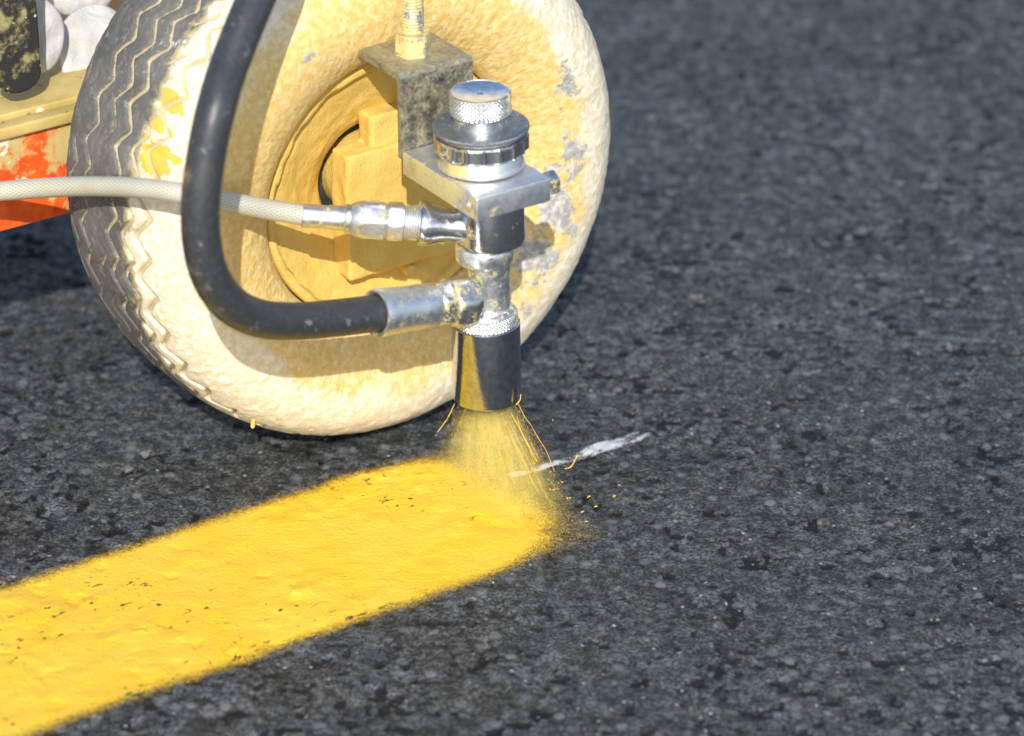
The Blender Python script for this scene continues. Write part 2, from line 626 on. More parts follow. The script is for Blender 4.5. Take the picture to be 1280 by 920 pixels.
def mat_asphalt():
    m = Mat('asphalt')
    co = m.coord()
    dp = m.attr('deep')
    big = m.noise(5.5, 4, 0.6, co)
    n3 = m.noise(1500, 2, 0.6, co)
    mid = m.noise(140, 4, 0.7, co)
    fine = m.noise(620, 3, 0.7, co)
    crs = m.noise(48, 3, 0.65, co, 0.5)
    v = m.math('MULTIPLY', m.rng(fine, 0.36, 0.66, 0.25, 1.9), m.rng(mid, 0.36, 0.64, 0.32, 1.55))
    v = m.math('MULTIPLY', v, m.rng(crs, 0.36, 0.64, 0.62, 1.05))
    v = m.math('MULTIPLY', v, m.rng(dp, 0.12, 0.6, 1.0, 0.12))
    v = m.math('MULTIPLY', v, m.rng(big, 0.35, 0.65, 1.05, 0.8))
    tint = m.mix(m.rng(m.noise(22, 3, 0.6, co), 0.35, 0.65), (0.060, 0.066, 0.073), (0.064, 0.064, 0.060))
    c = m.n('ShaderNodeVectorMath', _operation='SCALE', i0=tint, Scale=v).outputs[0]
    # pale aggregate worn clean
    ag = m.n('ShaderNodeTexVoronoi', _feature='F1', Vector=co, Scale=150.0, Randomness=1.0)
    agr = m.n('ShaderNodeSeparateColor', Color=ag.outputs['Color'])
    agd = m.math('ADD', ag.outputs['Distance'], m.math('MULTIPLY', m.math('SUBTRACT', fine, 0.5), 1.2))
    agf = m.math('MULTIPLY', m.rng(agr.outputs[0], 0.74, 0.84), m.rng(agd, 0.28, 0.42, 1, 0))
    c = m.mix(m.math('MULTIPLY', agf, 0.75), c, m.mix(agr.outputs[1], (0.10, 0.115, 0.130), (0.19, 0.19, 0.185)))
    fl = m.n('ShaderNodeTexVoronoi', _feature='F1', Vector=co, Scale=360.0)
    flr = m.n('ShaderNodeSeparateColor', Color=fl.outputs['Color'])
    fd = m.math('ADD', fl.outputs['Distance'], m.math('MULTIPLY', n3, 0.5))
    fleck = m.math('MULTIPLY', m.rng(flr.outputs[0], 0.89, 0.98), m.rng(fd, 0.40, 0.65, 1, 0))
    c = m.mix(m.math('MULTIPLY', fleck, flr.outputs[1]), c, (0.40, 0.40, 0.38))
    ov = m.attr('over')
    of = m.math('ADD', ov, m.math('MULTIPLY', m.math('SUBTRACT', n3, 0.5), 1.4))
    c = m.mix(m.rng(of, 0.5, 0.8, 0, 0.85), c, (0.50, 0.32, 0.04))
    h = m.math('MULTIPLY', n3, 0.6)
    rg = m.rng(fine, 0.40, 0.62, 0.78, 0.42)
    return m.done(m.bsdf(Base__Color=c, Roughness=rg, Normal=m.bump(m.math('ADD', m.math('ADD', h, fine), m.math('MULTIPLY', mid, 2.0)), 0.75, 0.0011)))


def mat_coat(name, colr, colr2, rough, lo, hi, bumps=0.3, noise_amt=1.1, spec=0.5):
    """film laid on the road: real gaps where it did not reach"""
    m = Mat(name)
    co = m.coord()
    n2 = m.noise(520, 4, 0.7, co)
    n3 = m.noise(1700, 2, 0.6, co)
    f = m.math('ADD', m.attr('cover'), m.math('MULTIPLY', m.math('SUBTRACT', m.math('ADD', m.math('MULTIPLY', n2, 0.4), m.math('MULTIPLY', n3, 0.6)), 0.5), noise_amt))
    al = m.rng(f, lo, hi)
    big = m.noise(28, 4, 0.6, co)
    c = m.mix(m.rng(big, 0.3, 0.7), colr, colr2)
    mp = m.n('ShaderNodeMapping', Vector=co, Rotation=(0, 0, -PHI), Scale=(1.0, 4.0, 1.0)).outputs[0]
    st = m.noise(130, 4, 0.6, mp)
    h = m.math('ADD', m.math('MULTIPLY', st, 0.6), m.math('ADD', m.math('MULTIPLY', n2, 1.6), m.math('MULTIPLY', n3, 0.3)))
    bs = m.bsdf(Base__Color=c, Roughness=rough, Normal=m.bump(h, bumps, 0.0011), Specular__IOR__Level=spec)
    tr = m.n('ShaderNodeBsdfTransparent').outputs[0]
    return m.done(m.n('ShaderNodeMixShader', i0=al, i1=tr, i2=bs).outputs[0])


TYRE, HOSE, BRAID = mat_tyre(), mat_hose(), mat_braid()
PANEL, LEDGE, BAR, WHITE, ASPHALT = mat_panel(), mat_ledge(), mat_bar(), mat_white(), mat_asphalt()
YELLOW = mat_coat('wet_yellow_paint', (0.84, 0.52, 0.024), (0.86, 0.565, 0.05), 0.40, 0.18, 0.80, 0.55, 1.5)
CHALK = mat_coat('white_chalk', (0.44, 0.46, 0.49), (0.55, 0.57, 0.59), 0.9, 0.34, 0.95, 0.3, 3.2)
mm = Mat('paint_droplets')
DROPS = mm.done(mm.bsdf(Base__Color=(0.84, 0.50, 0.05), Roughness=0.25))

# ------------------------------------------------------------------ road surface
A_END = ado(at_ground(628, 620))[0]            # where the fan of paint meets the road, along the line
C1, C2 = 0.0535 - WC[:2] @ N[:2], 0.15524 - WC[:2] @ N[:2]   # the line's edges, out of the wheel


def axis_grid(lo, hi, step, far):
    mid = np.arange(lo, hi + step / 2, step)
    g = np.array([0.004, 0.012, 0.03, 0.08, 0.2, 0.5, 1.2, 3, 8, 20, 60, far])
    return np.concatenate([lo - g[::-1], mid, hi + g])


gx = axis_grid(-0.33, 0.345, 0.001, 300)
gy = axis_grid(-0.43, 0.60, 0.00115, 300)
X, Y = np.meshgrid(gx, gy, indexing='ij')
ang = 0.5
Xr, Yr = X * math.cos(ang) - Y * math.sin(ang), X * math.sin(ang) + Y * math.cos(ang)
near = (np.abs(X - 0.008) < 0.34) & (Y > -0.435) & (Y < 0.605)
wx, wy = Xr + 0.0022 * (fbm(X / 0.005, Y / 0.005, 2, 3) - 0.5), Yr + 0.0022 * (fbm(X / 0.005 + 40, Y / 0.005, 2, 4) - 0.5)
f1, f2, v1 = worley(wx / 0.0105 + 60, wy / 0.0105 + 60, 1)
e1, e2, v2 = worley(wx / 0.0045 + 90, wy / 0.0045 + 90, 2)
patch = sstep(0.40, 0.62, fbm(X / 0.045 + 9, Y / 0.045 + 3, 3, 8))       # where the binder has worn open
stone1 = sstep(0.0, 0.22, f2 - f1)
stone2 = sstep(0.0, 0.30, e2 - e1)
has = (v1 > 0.74).astype(np.float32)
h = 0.0016 * (fbm(X / 0.03, Y / 0.03, 3, 21) - 0.5)
dome = sstep(0.55, 0.1, f1 + 0.35 * (fbm(X / 0.003, Y / 0.003, 2, 25) - 0.5)) * has          # scattered larger stones
h += 0.0006 * dome * (v1 - 0.6) * 3
h += 0.0006 * (v2 - 0.5) * sstep(0, 0.5, e2 - e1) * (0.3 + 0.7 * patch)
h += 0.0022 * (fbm(X / 0.0060, Y / 0.0060, 4, 31) - 0.5) * (0.45 + 0.7 * patch)
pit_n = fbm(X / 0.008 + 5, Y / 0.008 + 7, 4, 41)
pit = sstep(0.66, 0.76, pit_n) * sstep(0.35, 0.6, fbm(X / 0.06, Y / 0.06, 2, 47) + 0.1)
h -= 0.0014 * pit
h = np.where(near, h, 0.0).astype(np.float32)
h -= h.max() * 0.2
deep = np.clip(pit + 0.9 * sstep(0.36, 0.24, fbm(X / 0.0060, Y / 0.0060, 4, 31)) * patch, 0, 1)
stone = np.clip(dome * (v1 - 0.5) * 2 + 0.45 * v2, 0, 1) * near + 0.4 * (~near)
# overspray mist dusting the road beside the line
aa = (X - WC[0]) * D[0] + (Y - WC[1]) * D[1]
oo = (X - WC[0]) * N[0] + (Y - WC[1]) * N[1]
wob = 0.003 * (fbm(X / 0.03, Y / 0.03, 3, 61) - 0.5)
edge = np.minimum(oo - C1, C2 - oo) + wob                # inside positive
endd = A_END + 0.010 + 0.010 * sstep(0.05, -0.05, oo - 0.104) * 0 + 0.014 * (fbm(X / 0.02, Y / 0.02, 3, 71) - 0.5) - aa
over = sstep(-0.022, 0.002, edge) * sstep(-0.034, 0.0, endd) * 0.55
V = np.stack([X, Y, h], -1).reshape(-1, 3)
NXg, NYg = X.shape
me = mesh_np('asphalt', V, grid_quads(NXg, NYg))
me.shade_smooth()
attr(me, 'stone', stone)
attr(me, 'deep', deep)
attr(me, 'over', over)
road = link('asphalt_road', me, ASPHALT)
road["kind"] = "structure"


def film(name, cover, lift, fill, mat, thr=0.08):
    """a thin film that follows the road's own relief wherever cover > thr"""
    k = 3
    lp = h.copy()
    for _ in range(2):
        acc = np.zeros_like(lp)
        for a in range(-k, k + 1):
            acc += np.roll(lp, a, 0)
        lp = acc / (2 * k + 1)
        acc = np.zeros_like(lp)
        for a in range(-k, k + 1):
            acc += np.roll(lp, a, 1)
        lp = acc / (2 * k + 1)
    z = np.maximum(h + lift * 0.35, fill * lp + (1 - fill) * h + lift)
    q = grid_quads(NXg, NYg)
    c = cover.ravel()
    keep = c[q].max(1) > thr
    q = q[keep]
    used = np.unique(q)
    re = np.full(c.size, -1, np.int64)
    re[used] = np.arange(len(used))
    P = np.stack([X.ravel()[used], Y.ravel()[used], z.ravel()[used]], -1)
    me = mesh_np(name, P, re[q])
    me.shade_smooth()
    attr(me, 'cover', c[used])
    return link(name, me, mat)


speck = fbm(aa / 0.0042, oo / 0.0022, 3, 57)
pits = sstep(0.66, 0.78, speck) * sstep(0.40, 0.66, fbm(X / 0.03, Y / 0.03 + 9, 3, 59))
soft_end = sstep(-0.020, 0.040, endd - 0.014 * np.abs((oo - (C1 + C2) / 2) / 0.05) ** 4)
cov = sstep(-0.0165, 0.0130, edge) * soft_end
cov = cov * 1.3 - 1.12 * np.clip(pits, 0, 1) * cov
cov = np.where(near, cov, np.where(edge > 0.003, (endd > 0.03) * 1.0, 0.0)) * (aa > -0.75)
line = film('painted_line', cov, 0.00040, 0.62, YELLOW)
line["label"] = "freshly sprayed wet yellow line on the dark asphalt"
line["category"] = "road line"
recenter(line)

ca, cb = at_ground(636, 598)[:2], at_ground(826, 536)[:2]
cdv = (cb - ca) / np.linalg.norm(cb - ca)
cs = (X - ca[0]) * cdv[0] + (Y - ca[1]) * cdv[1]
ct = -(X - ca[0]) * cdv[1] + (Y - ca[1]) * cdv[0] + 0.003 * (fbm(cs / 0.03, 0 * cs, 2, 83) - 0.5)
cl = np.linalg.norm(cb - ca)
halfw = 0.0034 + 0.0034 * sstep(0.25, 0.75, cs / cl)
chalk = sstep(1.0, 0.4, np.abs(ct) / halfw) * sstep(-0.004, 0.006, cs) * sstep(cl + 0.004, cl - 0.020, cs)
chalk = chalk * (0.75 + 0.5 * sstep(0.30, 0.56, fbm(cs / 0.006, ct / 0.0016 + 30, 3, 93))) * (0.5 + 0.7 * sstep(-0.001, 0.0006, h - np.median(h[near]))) * (0.7 + 0.7 * fbm(X / 0.007, Y / 0.007, 2, 91)) * near
chm = film('chalk_mark', chalk, 0.0006, 0.1, CHALK, 0.05)
chm["label"] = "short smeared white chalk stroke running out from the end of the yellow line"
chm["category"] = "chalk mark"
recenter(chm)

# ------------------------------------------------------------------ striping machine: chassis behind the wheel
machine = thing('line_striping_machine', 'walk-behind line striper with paint-caked wheel and orange splattered frame', 'machine', W3(0, 0, 0.0).tolist())
PO = -0.066
pb = at_out(45, 277, PO)                       # lower edge of the orange side plate
pt = at_out(45, 163, PO)                       # its upper edge
zb, zt = pb[2], pt[2]
A0, A1e = -0.75, 0.03
nu, nv = 90, 14
U, Vv = np.meshgrid(np.linspace(A0, A1e, nu), np.linspace(zb, zt, nv), indexing='ij')
front = np.stack([W3(a, PO, z) for a, z in zip(U.ravel(), Vv.ravel())])
back = front - N * 0.006
q = grid_quads(nu, nv)
allv = np.vstack([front, back])
rim_idx = [(i * nv, (i + 1) * nv) for i in range(nu - 1)] + [((i + 1) * nv + nv - 1, i * nv + nv - 1) for i in range(nu - 1)] + [(j + 1, j) for j in range(nv - 1)] + [((nu - 1) * nv + j, (nu - 1) * nv + j + 1) for j in range(nv - 1)]
sq = [(b, a, a + nu * nv, b + nu * nv) for a, b in rim_idx]
me = mesh_np('plate', allv, np.vstack([q, q[:, ::-1] + nu * nv, np.array(sq)]))
bm = bmesh.new()
bm.from_mesh(me)
bmesh.ops.recalc_face_normals(bm, faces=bm.faces)
bm.to_mesh(me)
bm.free()
attr(me, 'up', (allv[:, 2] - zb) / (zt - zb))
part('side_plate', smooth(me, 30), PANEL, machine, 'orange side plate blotched with dried cream and ochre paint')
# rolled lip and ledge on top of the plate
lz = zt + 0.004
part('lip', box(W3((A0 + A1e) / 2, PO - 0.001, zt + 0.0035), ((A1e - A0) / 2, 0.0045, 0.003), bevel=0.0012), LEDGE, machine)
part('ledge', box(W3((A0 + A1e) / 2, PO - 0.126, zt + 0.0055), ((A1e - A0) / 2, 0.12, 0.0035), bevel=0.001, cuts=6, rough=0.0008, rscale=40), LEDGE, machine, 'flat frame ledge under a crust of dried ochre paint')
part('side_plate', box(W3((A0 + A1e) / 2, PO - 0.25, (zb + zt) / 2), ((A1e - A0) / 2, 0.003, (zt - zb) / 2)), OCHRE_M, machine)
LZ = zt + 0.009
# the upright flat bar with a rounded foot
bo = PO - 0.012
bl, br = at_out(-14, 60, bo), at_out(41, 60, bo)
bbot = at_out(24, 108, bo)
hw = (ado(br)[0] - ado(bl)[0]) / 2
am = (ado(br)[0] + ado(bl)[0]) / 2
ol = [(-hw, 0.35), (-hw, hw * 0.7)]
for k in range(1, 8):
    t = math.pi * k / 8
    ol.append((-hw * math.cos(t), hw * 0.7 - hw * 0.7 * math.sin(t)))
ol += [(hw, hw * 0.7), (hw, 0.35)]
part('upright_bar', prism(ol, 0.008, W3(am, bo, bbot[2]), D, Z, 0.001), BAR, machine, 'black upright flat bar speckled with dried paint')
# axle and what carries it
part('axle', revolve([(0, -0.245), (0.0200, -0.245), (0.0200, 0.0285), (0.0188, 0.0295), (0, 0.0295)], WC, N, 48), OCHRE_M, machine)
part('axle_washer', revolve([(0.0180, 0.0265), (0.0220, 0.0265), (0.0228, 0.0275), (0.0228, 0.0295), (0.0218, 0.0310), (0.0180, 0.0310)], WC, N, 56, rmod=lambda T, r, hh: r + 0.0006 * np.sin(3 * T + 1) * (r > 0.015)), OCHRE_M, machine)
post_z = zb - 0.02
for oo_ in (PO - 0.012, PO - 0.238):
    part('axle_hanger', box(W3(0.0, oo_, 0.135), (0.024, 0.004, 0.05), bevel=0.001), OCHRE_M, machine)

# ------------------------------------------------------------------ wheel
wheel = bpy.data.objects.new('wheel', None)
col.objects.link(wheel)
wheel.parent = machine
wheel.location = (0, 0, 0.131)
wheel["label"] = "small pneumatic wheel caked in cream and ochre overspray"
bpy.context.view_layer.update()

half = [(0.0662, 0.034), (0.0664, 0.0405), (0.0680, 0.0445), (0.0715, 0.0480), (0.077, 0.0515), (0.084, 0.0545), (0.091, 0.0562), (0.098, 0.0567), (0.105, 0.0557), (0.112, 0.0530), (0.118, 0.0487), (0.1227, 0.0428), (0.1262, 0.0358), (0.1285, 0.0290), (0.1300, 0.021), (0.1308, 0.012), (0.131, 0.0)]
hp = np.array(half)
full = np.vstack([hp, hp[-2::-1] * [1, -1]])
sm = catmull(np.hstack([full, np.zeros((len(full), 1))]), 12)[:, :2]
Ls = np.concatenate([[0], np.cumsum(np.linalg.norm(np.diff(sm, axis=0), axis=1))])
S = np.linspace(0, Ls[-1], 300)
pr = np.interp(S, Ls, sm[:, 0])
po = np.interp(S, Ls, sm[:, 1])
NT = 900
th = np.linspace(0, 2 * math.pi, NT, endpoint=False)
TH, PR = np.meshgrid(th, pr, indexing='ij')
_, POo = np.meshgrid(th, po, indexing='ij')
nr = np.gradient(po, S)                        # outward normal in (r, o)
no = -np.gradient(pr, S)
sgn = np.sign(nr[150] * 1.0) or 1
if (no[40] < 0):
    nr, no = -nr, -no
nn = np.hypot(nr, no)
nr, no = nr / nn, no / nn
# saw-tooth tread grooves
per = 2 * math.pi / 40
def zig(ph):
    w_ = np.abs(np.mod(TH / per + ph, 1.0) - 0.5) * 4 - 1
    return np.clip(w_ * 1.22, -1, 1)


groove = np.zeros_like(TH)
for k, g0 in enumerate((-0.0370, -0.0265, -0.0125, 0.0020, 0.0135, 0.0250, 0.0345)):
    d0 = np.abs(POo - g0 - 0.0034 * zig(0.13 * k))
    wv = 0.0008 + 0.0010 * fbm(TH * 6, POo * 200 + k * 7 + 50, 2, 5 + k)
    worn = sstep(0.33, 0.5, fbm(TH * 5 + k * 11, POo * 0 + k * 3.3, 3, 45 + k)) if k % 2 == 1 else 1.0
    groove = np.maximum(groove, sstep(wv * 1.6, wv * 0.6, d0) * worn)
groove *= (PR > 0.121)
sidecracks = fbm(TH * 14, POo * 260 + 60, 3, 77) - 0.5
disp = -0.0026 * groove + 0.0006 * sidecracks * (PR < 0.126) * sstep(0.067, 0.073, PR)
disp += 0.0007 * (fbm(TH * 2.4 + 3, PR * 30, 3, 87) - 0.5) * (PR < 0.127)
disp += 0.0005 * (fbm(TH * 45, PR * 320, 2, 97) - 0.5) * (PR < 0.127) * sstep(0.067, 0.073, PR)
PRd = PR + disp * nr[None, :]
POd = POo + disp * no[None, :]
PRd = np.where(np.sin(TH) < -0.9, np.minimum(PRd, 0.1305 / np.maximum(-np.sin(TH), 0.5)), PRd)
VX = PRd * np.cos(TH)
VZ = PRd * np.sin(TH)
VT = WC + VX[..., None] * D + POd[..., None] * N + VZ[..., None] * Z
me = mesh_np('tyre', VT.reshape(-1, 3), grid_quads(NT, len(S), True))
bm = bmesh.new()
bm.from_mesh(me)
bmesh.ops.recalc_face_normals(bm, faces=bm.faces)
bm.to_mesh(me)
bm.free()
me.shade_smooth()
attr(me, 'groove', groove)
edge_o = 0.0250 + 0.007 * (fbm(TH * 3, 0 * TH, 3, 15) - 0.5)
coat = np.where(PR > 0.118, sstep(-0.011, 0.012, POo - edge_o), (POo > 0) * 1.0)
coat = coat + 0.5 * (fbm(TH * 16, POo * 150 + 40, 4, 117) - 0.5) * (coat < 1) 
bottomness = sstep(-0.55, -0.9, np.sin(TH)) + sstep(0.2, 0.8, np.cos(TH))
coat = np.maximum(coat, np.clip(bottomness, 0, 1) * sstep(0.0, 0.02, POo))
attr(me, 'coat', coat)
rel = VX                                      # along the line, behind the hub is negative
ochre = sstep(0.114, 0.092, PR + 0.016 * (fbm(TH * 4, PR * 60, 3, 19) - 0.5)) * 0.75
ochre = ochre - 0.18 * sstep(0.075, 0.10, PR) * sstep(-0.2, -0.8, np.sin(TH)) + 0.55 * sstep(-0.03, 0.04, VZ) * sstep(0.043, 0.053, POo) * sstep(0.06, -0.02, VX)
attr(me, 'ochre', ochre)


def blob(px, py, ra, rb, rot=0.0, o=0.055):
    P = at_out(px, py, o) - WC
    da, dz = VX - P @ D, VZ - P[2]
    u = da * math.cos(rot) + dz * math.sin(rot)
    v = -da * math.sin(rot) + dz * math.cos(rot)
    return np.exp(-((u / ra) ** 2 + (v / rb) ** 2)) * (POo > 0)


splash = np.maximum.reduce([blob(222, 133, 0.0040, 0.0055, 0, 0.040), blob(206, 162, 0.0026, 0.005, 0, 0.038), blob(197, 200, 0.0036, 0.011, -0.25, 0.038), blob(212, 195, 0.0025, 0.003, 0, 0.040)])
attr(me, 'splash', splash)
bare = np.maximum.reduce([0.68 * blob(706, 105, 0.011, 0.018, 0.2), 0.66 * blob(716, 195, 0.010, 0.022, 0.0), 0.82 * blob(694, 255, 0.013, 0.026, 0.3), 0.74 * blob(668, 325, 0.018, 0.024, 0.3), 0.6 * blob(650, 365, 0.01, 0.02), 0.5 * blob(395, 75, 0.02, 0.012)])
attr(me, 'bare', bare)
Pc = at_out(205, 45, 0.02) - WC
chalky = 0.62 * np.exp(-(((VX - Pc @ D) / 0.016) ** 2 + ((VZ - Pc[2]) / 0.022) ** 2)) * sstep(0.000, 0.012, POo) * (PR > 0.12)
attr(me, 'chalk', chalky)
part('tyre', me, TYRE, wheel, 'tyre with saw-tooth tread and a sidewall caked in cream overspray')


def crust(T, r, hh):
    j = (fbm(T * 9, r * 0 + hh * 40 + 9, 3, 101) - 0.5)
    return r + 0.0024 * j * ((r > 0.0585) & (r < 0.0622))


rimp = dense([(0.0655, -0.028), (0.0655, 0.0385), (0.0648, 0.0402), (0.0630, 0.0408), (0.0612, 0.0400), (0.0606, 0.0380), (0.0603, 0.0362), (0.0596, 0.0358), (0.0588, 0.0360), (0.054, 0.0348), (0.045, 0.0318), (0.036, 0.0280), (0.031, 0.0250), (0.0280, 0.0230), (0.0268, 0.0215), (0.0260, 0.0185), (0.0258, -0.028), (0.0655, -0.028)], 0.0012)
me = revolve(rimp, WC, N, 260, rmod=crust, ang=50)
for v in me.vertices:                           # uneven crust on the dish
    q = v.co * 70
    v.co += Vector(N.tolist()) * 0.0009 * (mnoise.noise(q) + 0.6 * mnoise.noise(q * 2.7))
part('rim', me, OCHRE_M, wheel, 'dished rim buried under ochre paint crust')
part('hub_shade_ring', revolve([(0.0130, -0.020), (0.0264, -0.020), (0.0264, 0.0172), (0.0252, 0.0178), (0.0240, 0.0140), (0.0130, 0.0130)], WC, N, 64), HOSE, wheel, 'dark ring standing in for the shade inside the hub hole')  # added black ring: stands in for the shade in the gap round the axle
part('valve', revolve([(0, 0.026), (0.0030, 0.026), (0.0030, 0.037), (0.0024, 0.039), (0, 0.039)], WC + D * 0.012 - Z * 0.046, N, 20), OCHRE_M, wheel)

dp_ = at_out(316, 531, 0.040)
part('paint_drip', revolve([(0, 0.0035), (0.0010, 0.003), (0.0009, 0.001), (0.0011, -0.0006), (0.0007, -0.0016), (0, -0.0019)], dp_, Z + 0.15 * D, 16), OCHRE_M, wheel)

# ------------------------------------------------------------------ clamp block on the axle end
part('clamp_block', box(WC + D * 0.0085 + N * 0.0345 + Z * -0.010, (0.0320, 0.0075, 0.0315), bevel=0.0018, cuts=20, rough=0.0009, rscale=120), OCHRE_M, machine, 'square clamp block on the axle, thick with ochre paint')
part('clamp_tab', box(WC + D * 0.006 + N * 0.0315 + Z * 0.0275, (0.0135, 0.0060, 0.0085), bevel=0.0016, cuts=8, rough=0.0008, rscale=90, seed=4), OCHRE_M, machine)

# ------------------------------------------------------------------ spray gun
OG = 0.122                                        # gun axis, out of the wheel's mid plane
BASE = at_out(609, 494, OG)
YG = BASE[1]


def axp(py):
    return at_y(609 - 9.0 * (494 - py) / 380, py, YG)


GA = axp(114) - axp(494)
GA /= np.linalg.norm(GA)
gun = thing('spray_gun', 'chrome and aluminium automatic paint spray gun clamped below a steel bracket', 'spray gun', (BASE + (BASE - BASE)).tolist())


def gl(prof, seg=96, rmod=None, dx=0.0, step=None, ang=35, ref=None):
    """lathe on the gun's axis from (radius px, centre y px) pairs"""
    P = []
    for r, py in prof:
        p = axp(py)
        P.append((r / scale_at(p), (p - BASE) @ GA))
    if step:
        P = dense(P, step)
    return revolve(P, BASE + RT * dx, GA, seg, rmod, ref=ref if ref is not None else D, ang=ang)


def px(v, py=250):
    return v / scale_at(axp(py))


def knurl(n, pitch_h, amp, rmin):
    def f(T, r, hh):
        a = np.abs(np.mod(n * T / (2 * math.pi) + hh / pitch_h, 1) - 0.5) * 2
        b = np.abs(np.mod(n * T / (2 * math.pi) - hh / pitch_h, 1) - 0.5) * 2
        return r - amp * np.maximum(a, b) ** 2 * (r > rmin)
    return f


kr = px(38.6, 125)
knob = part('adjustment_knob', gl([(34, 115.6), (36, 113.6), (38.0, 114.2), (39, 115.2), (39, 138), (37.8, 139.6), (33.5, 140.8), (33.0, 156), (0, 156)], 420, knurl(46, px(5.2), px(1.5), kr), step=px(0.9)), KNURL, gun, 'knurled adjustment knob with a polished top')
part('knob_top', gl([(0, 120.5), (4.5, 120.5), (5.5, 116.4), (20, 115.9), (35.2, 114.4), (35.2, 118), (0, 122)], 96), MIRROR, knob, 'mirror-polished round top of the knob')


def serr(n, amp, rmin):
    def f(T, r, hh):
        return r - amp * (0.5 + 0.5 * np.cos(n * T)) * (r > rmin)
    return f


part('index_dial', gl([(30, 153.6), (57.5, 154.6), (60.4, 155.6), (61, 157), (61, 159.2), (60, 160.2), (30, 160.2)], 720, serr(100, px(1.0), px(60.2, 157)), step=px(2)), DIALM, gun, 'thin round dial with a beaded edge')


HF = (axp(164.8) - BASE) @ GA


def flute(T, r, hh):
    m = np.abs(np.mod(T * 18 / (2 * math.pi), 1) - 0.5) * 2          # 1 at rib
    dip = np.sqrt(np.clip(1 - (m / 0.90) ** 2, 0, 1)) * sstep(px(0), px(3.5), np.abs(hh - HF))
    return r - px(3.0) * dip * (r > px(57, 175))


part('dial_spacer', gl([(30, 160.3), (56, 160.3), (56, 162.8), (30, 162.8)], 96), ALU, gun)
part('fluted_collar', gl([(30, 162.9), (57.5, 162.9), (60, 164.2), (60.4, 165.5), (60.4, 182.5), (58.5, 184.5), (53, 186), (30, 186)], 624, flute, step=px(1.5)), COLLAR, gun, 'fluted chrome locking collar')
part('flange', gl([(30, 186.1), (51, 186.1), (52, 187.5), (52, 199), (52.8, 201.5), (55, 203), (55, 203.4), (30, 203.3)], 128), ALU, gun)

# mounting block
bc = at_y(595, 206, YG)
bt = 28.5 / scale_at(bc) / math.cos(PITCH - 0.04)
BL, BW = 0.0605 * 2.815e3 / scale_at(bc) / 2, 0.0392 * 2.815e3 / scale_at(bc) / 2
bcen = bc - Z * (bt / 2)
blk = part('mounting_block', box(bcen, (BW, BL, bt / 2), bevel=0.0007), ALU, gun, 'machined aluminium mounting block')


def hexhead(O, ax, flat, hgt, washer=0.0):
    c = flat / math.cos(math.pi / 6)
    return revolve([(0, 0), (c, 0), (c, hgt * 0.8), (c * 0.93, hgt), (0, hgt)], O, ax, 48, hexmod(flat))


part('bolt', hexhead(bcen + D * BW + N * (BL * 0.80), D, 0.0052, 0.0056), ZINC_DIRTY, blk)
part('set_screw', revolve([(0, 0.0009), (0.0013, 0.0009), (0.0013, 0.0004), (0.0024, 0.0004), (0.0026, 0.0001), (0.0026, -0.001)], bcen - D * BW + N * (BL * 0.74) - Z * 0.0005, -D, 24), ZINC_DIRTY, blk)
part('pin', revolve([(0, 0.002), (0.002, 0.002), (0.0023, 0.0012), (0.0023, -0.001)], bcen + D * (BW * 0.88) - N * (BL * 0.1) + Z * (bt / 2), Z, 20), ZINC_DIRTY, blk)

# body under the block


def squarish(T, r, hh):
    c, s = np.abs(np.cos(T)), np.abs(np.sin(T))
    return r / (c ** 2.6 + s ** 2.6) ** (1 / 2.6) * 0.985


part('gun_body', gl([(0, 233.6), (40, 233.6), (40.5, 235), (40.5, 296), (39, 300.5), (35, 303.5), (0, 303.5)], 128, squarish, dx=px(9, 270), ref=D), CHROME, gun, 'dark polished gun body')
part('body_nut', gl([(0, 303.6), (34, 303.6), (38, 307), (39, 312), (37.5, 320), (32, 326), (24, 327), (0, 327)], 96, hexmod(px(36, 315), 0.1), dx=px(1, 310)), ZINC, gun)
part('gun_neck', gl([(0, 326), (28, 326), (27, 333), (25.5, 345), (25.5, 380), (26, 386), (0, 386)], 96, dx=px(6, 350)), ZINC, gun)
part('knurled_ring', gl([(20, 382), (33, 382.5), (36, 384), (36.6, 386), (38, 387.2), (40.8, 389), (41.2, 401), (20, 401)], 420, knurl(52, px(4.6), px(1.5), px(38.6, 390)), step=px(0.9)), KNURL, gun, 'bright knurled ring')
part('nozzle_guard', gl([(20, 401.2), (42.4, 401.2), (43.3, 402.2), (43.3, 492.6), (42.6, 494), (41, 494), (40, 492), (40, 440), (30, 430), (0, 430)], 128), GUARD, gun, 'smooth polished cylindrical nozzle guard')

# upper side port of the gun body
B0 = axp(287) + RT * px(2)
B1 = at_out(380, 269.5, 0.083)
E0 = at_out(529, 279, 0.109)
udir = (B1 - E0) / np.linalg.norm(B1 - E0)
us = scale_at(E0)
part('side_port', revolve([(0, -0.026), (22 / us, -0.026), (22 / us, -0.011), (23 / us, -0.0075), (26.5 / us, -0.0035), (28 / us, -0.001), (28 / us, 0.0012), (26.5 / us, 0.002), (0, 0.002)], E0, udir, 72), CHROME, gun)

# ------------------------------------------------------------------ thin air hose with its fittings
air = thing('air_hose', 'thin translucent braided hose crossing in front of the tyre', 'hose', (E0 * [1, 1, 0]).tolist())
Lc = np.linalg.norm(B1 - E0)
pxu = Lc / 149.0                              # metres per photo pixel along the fitting


def fit(prof, **kw):
    return revolve([(r / us, hpx * pxu) for r, hpx in prof], E0, udir, **kw)


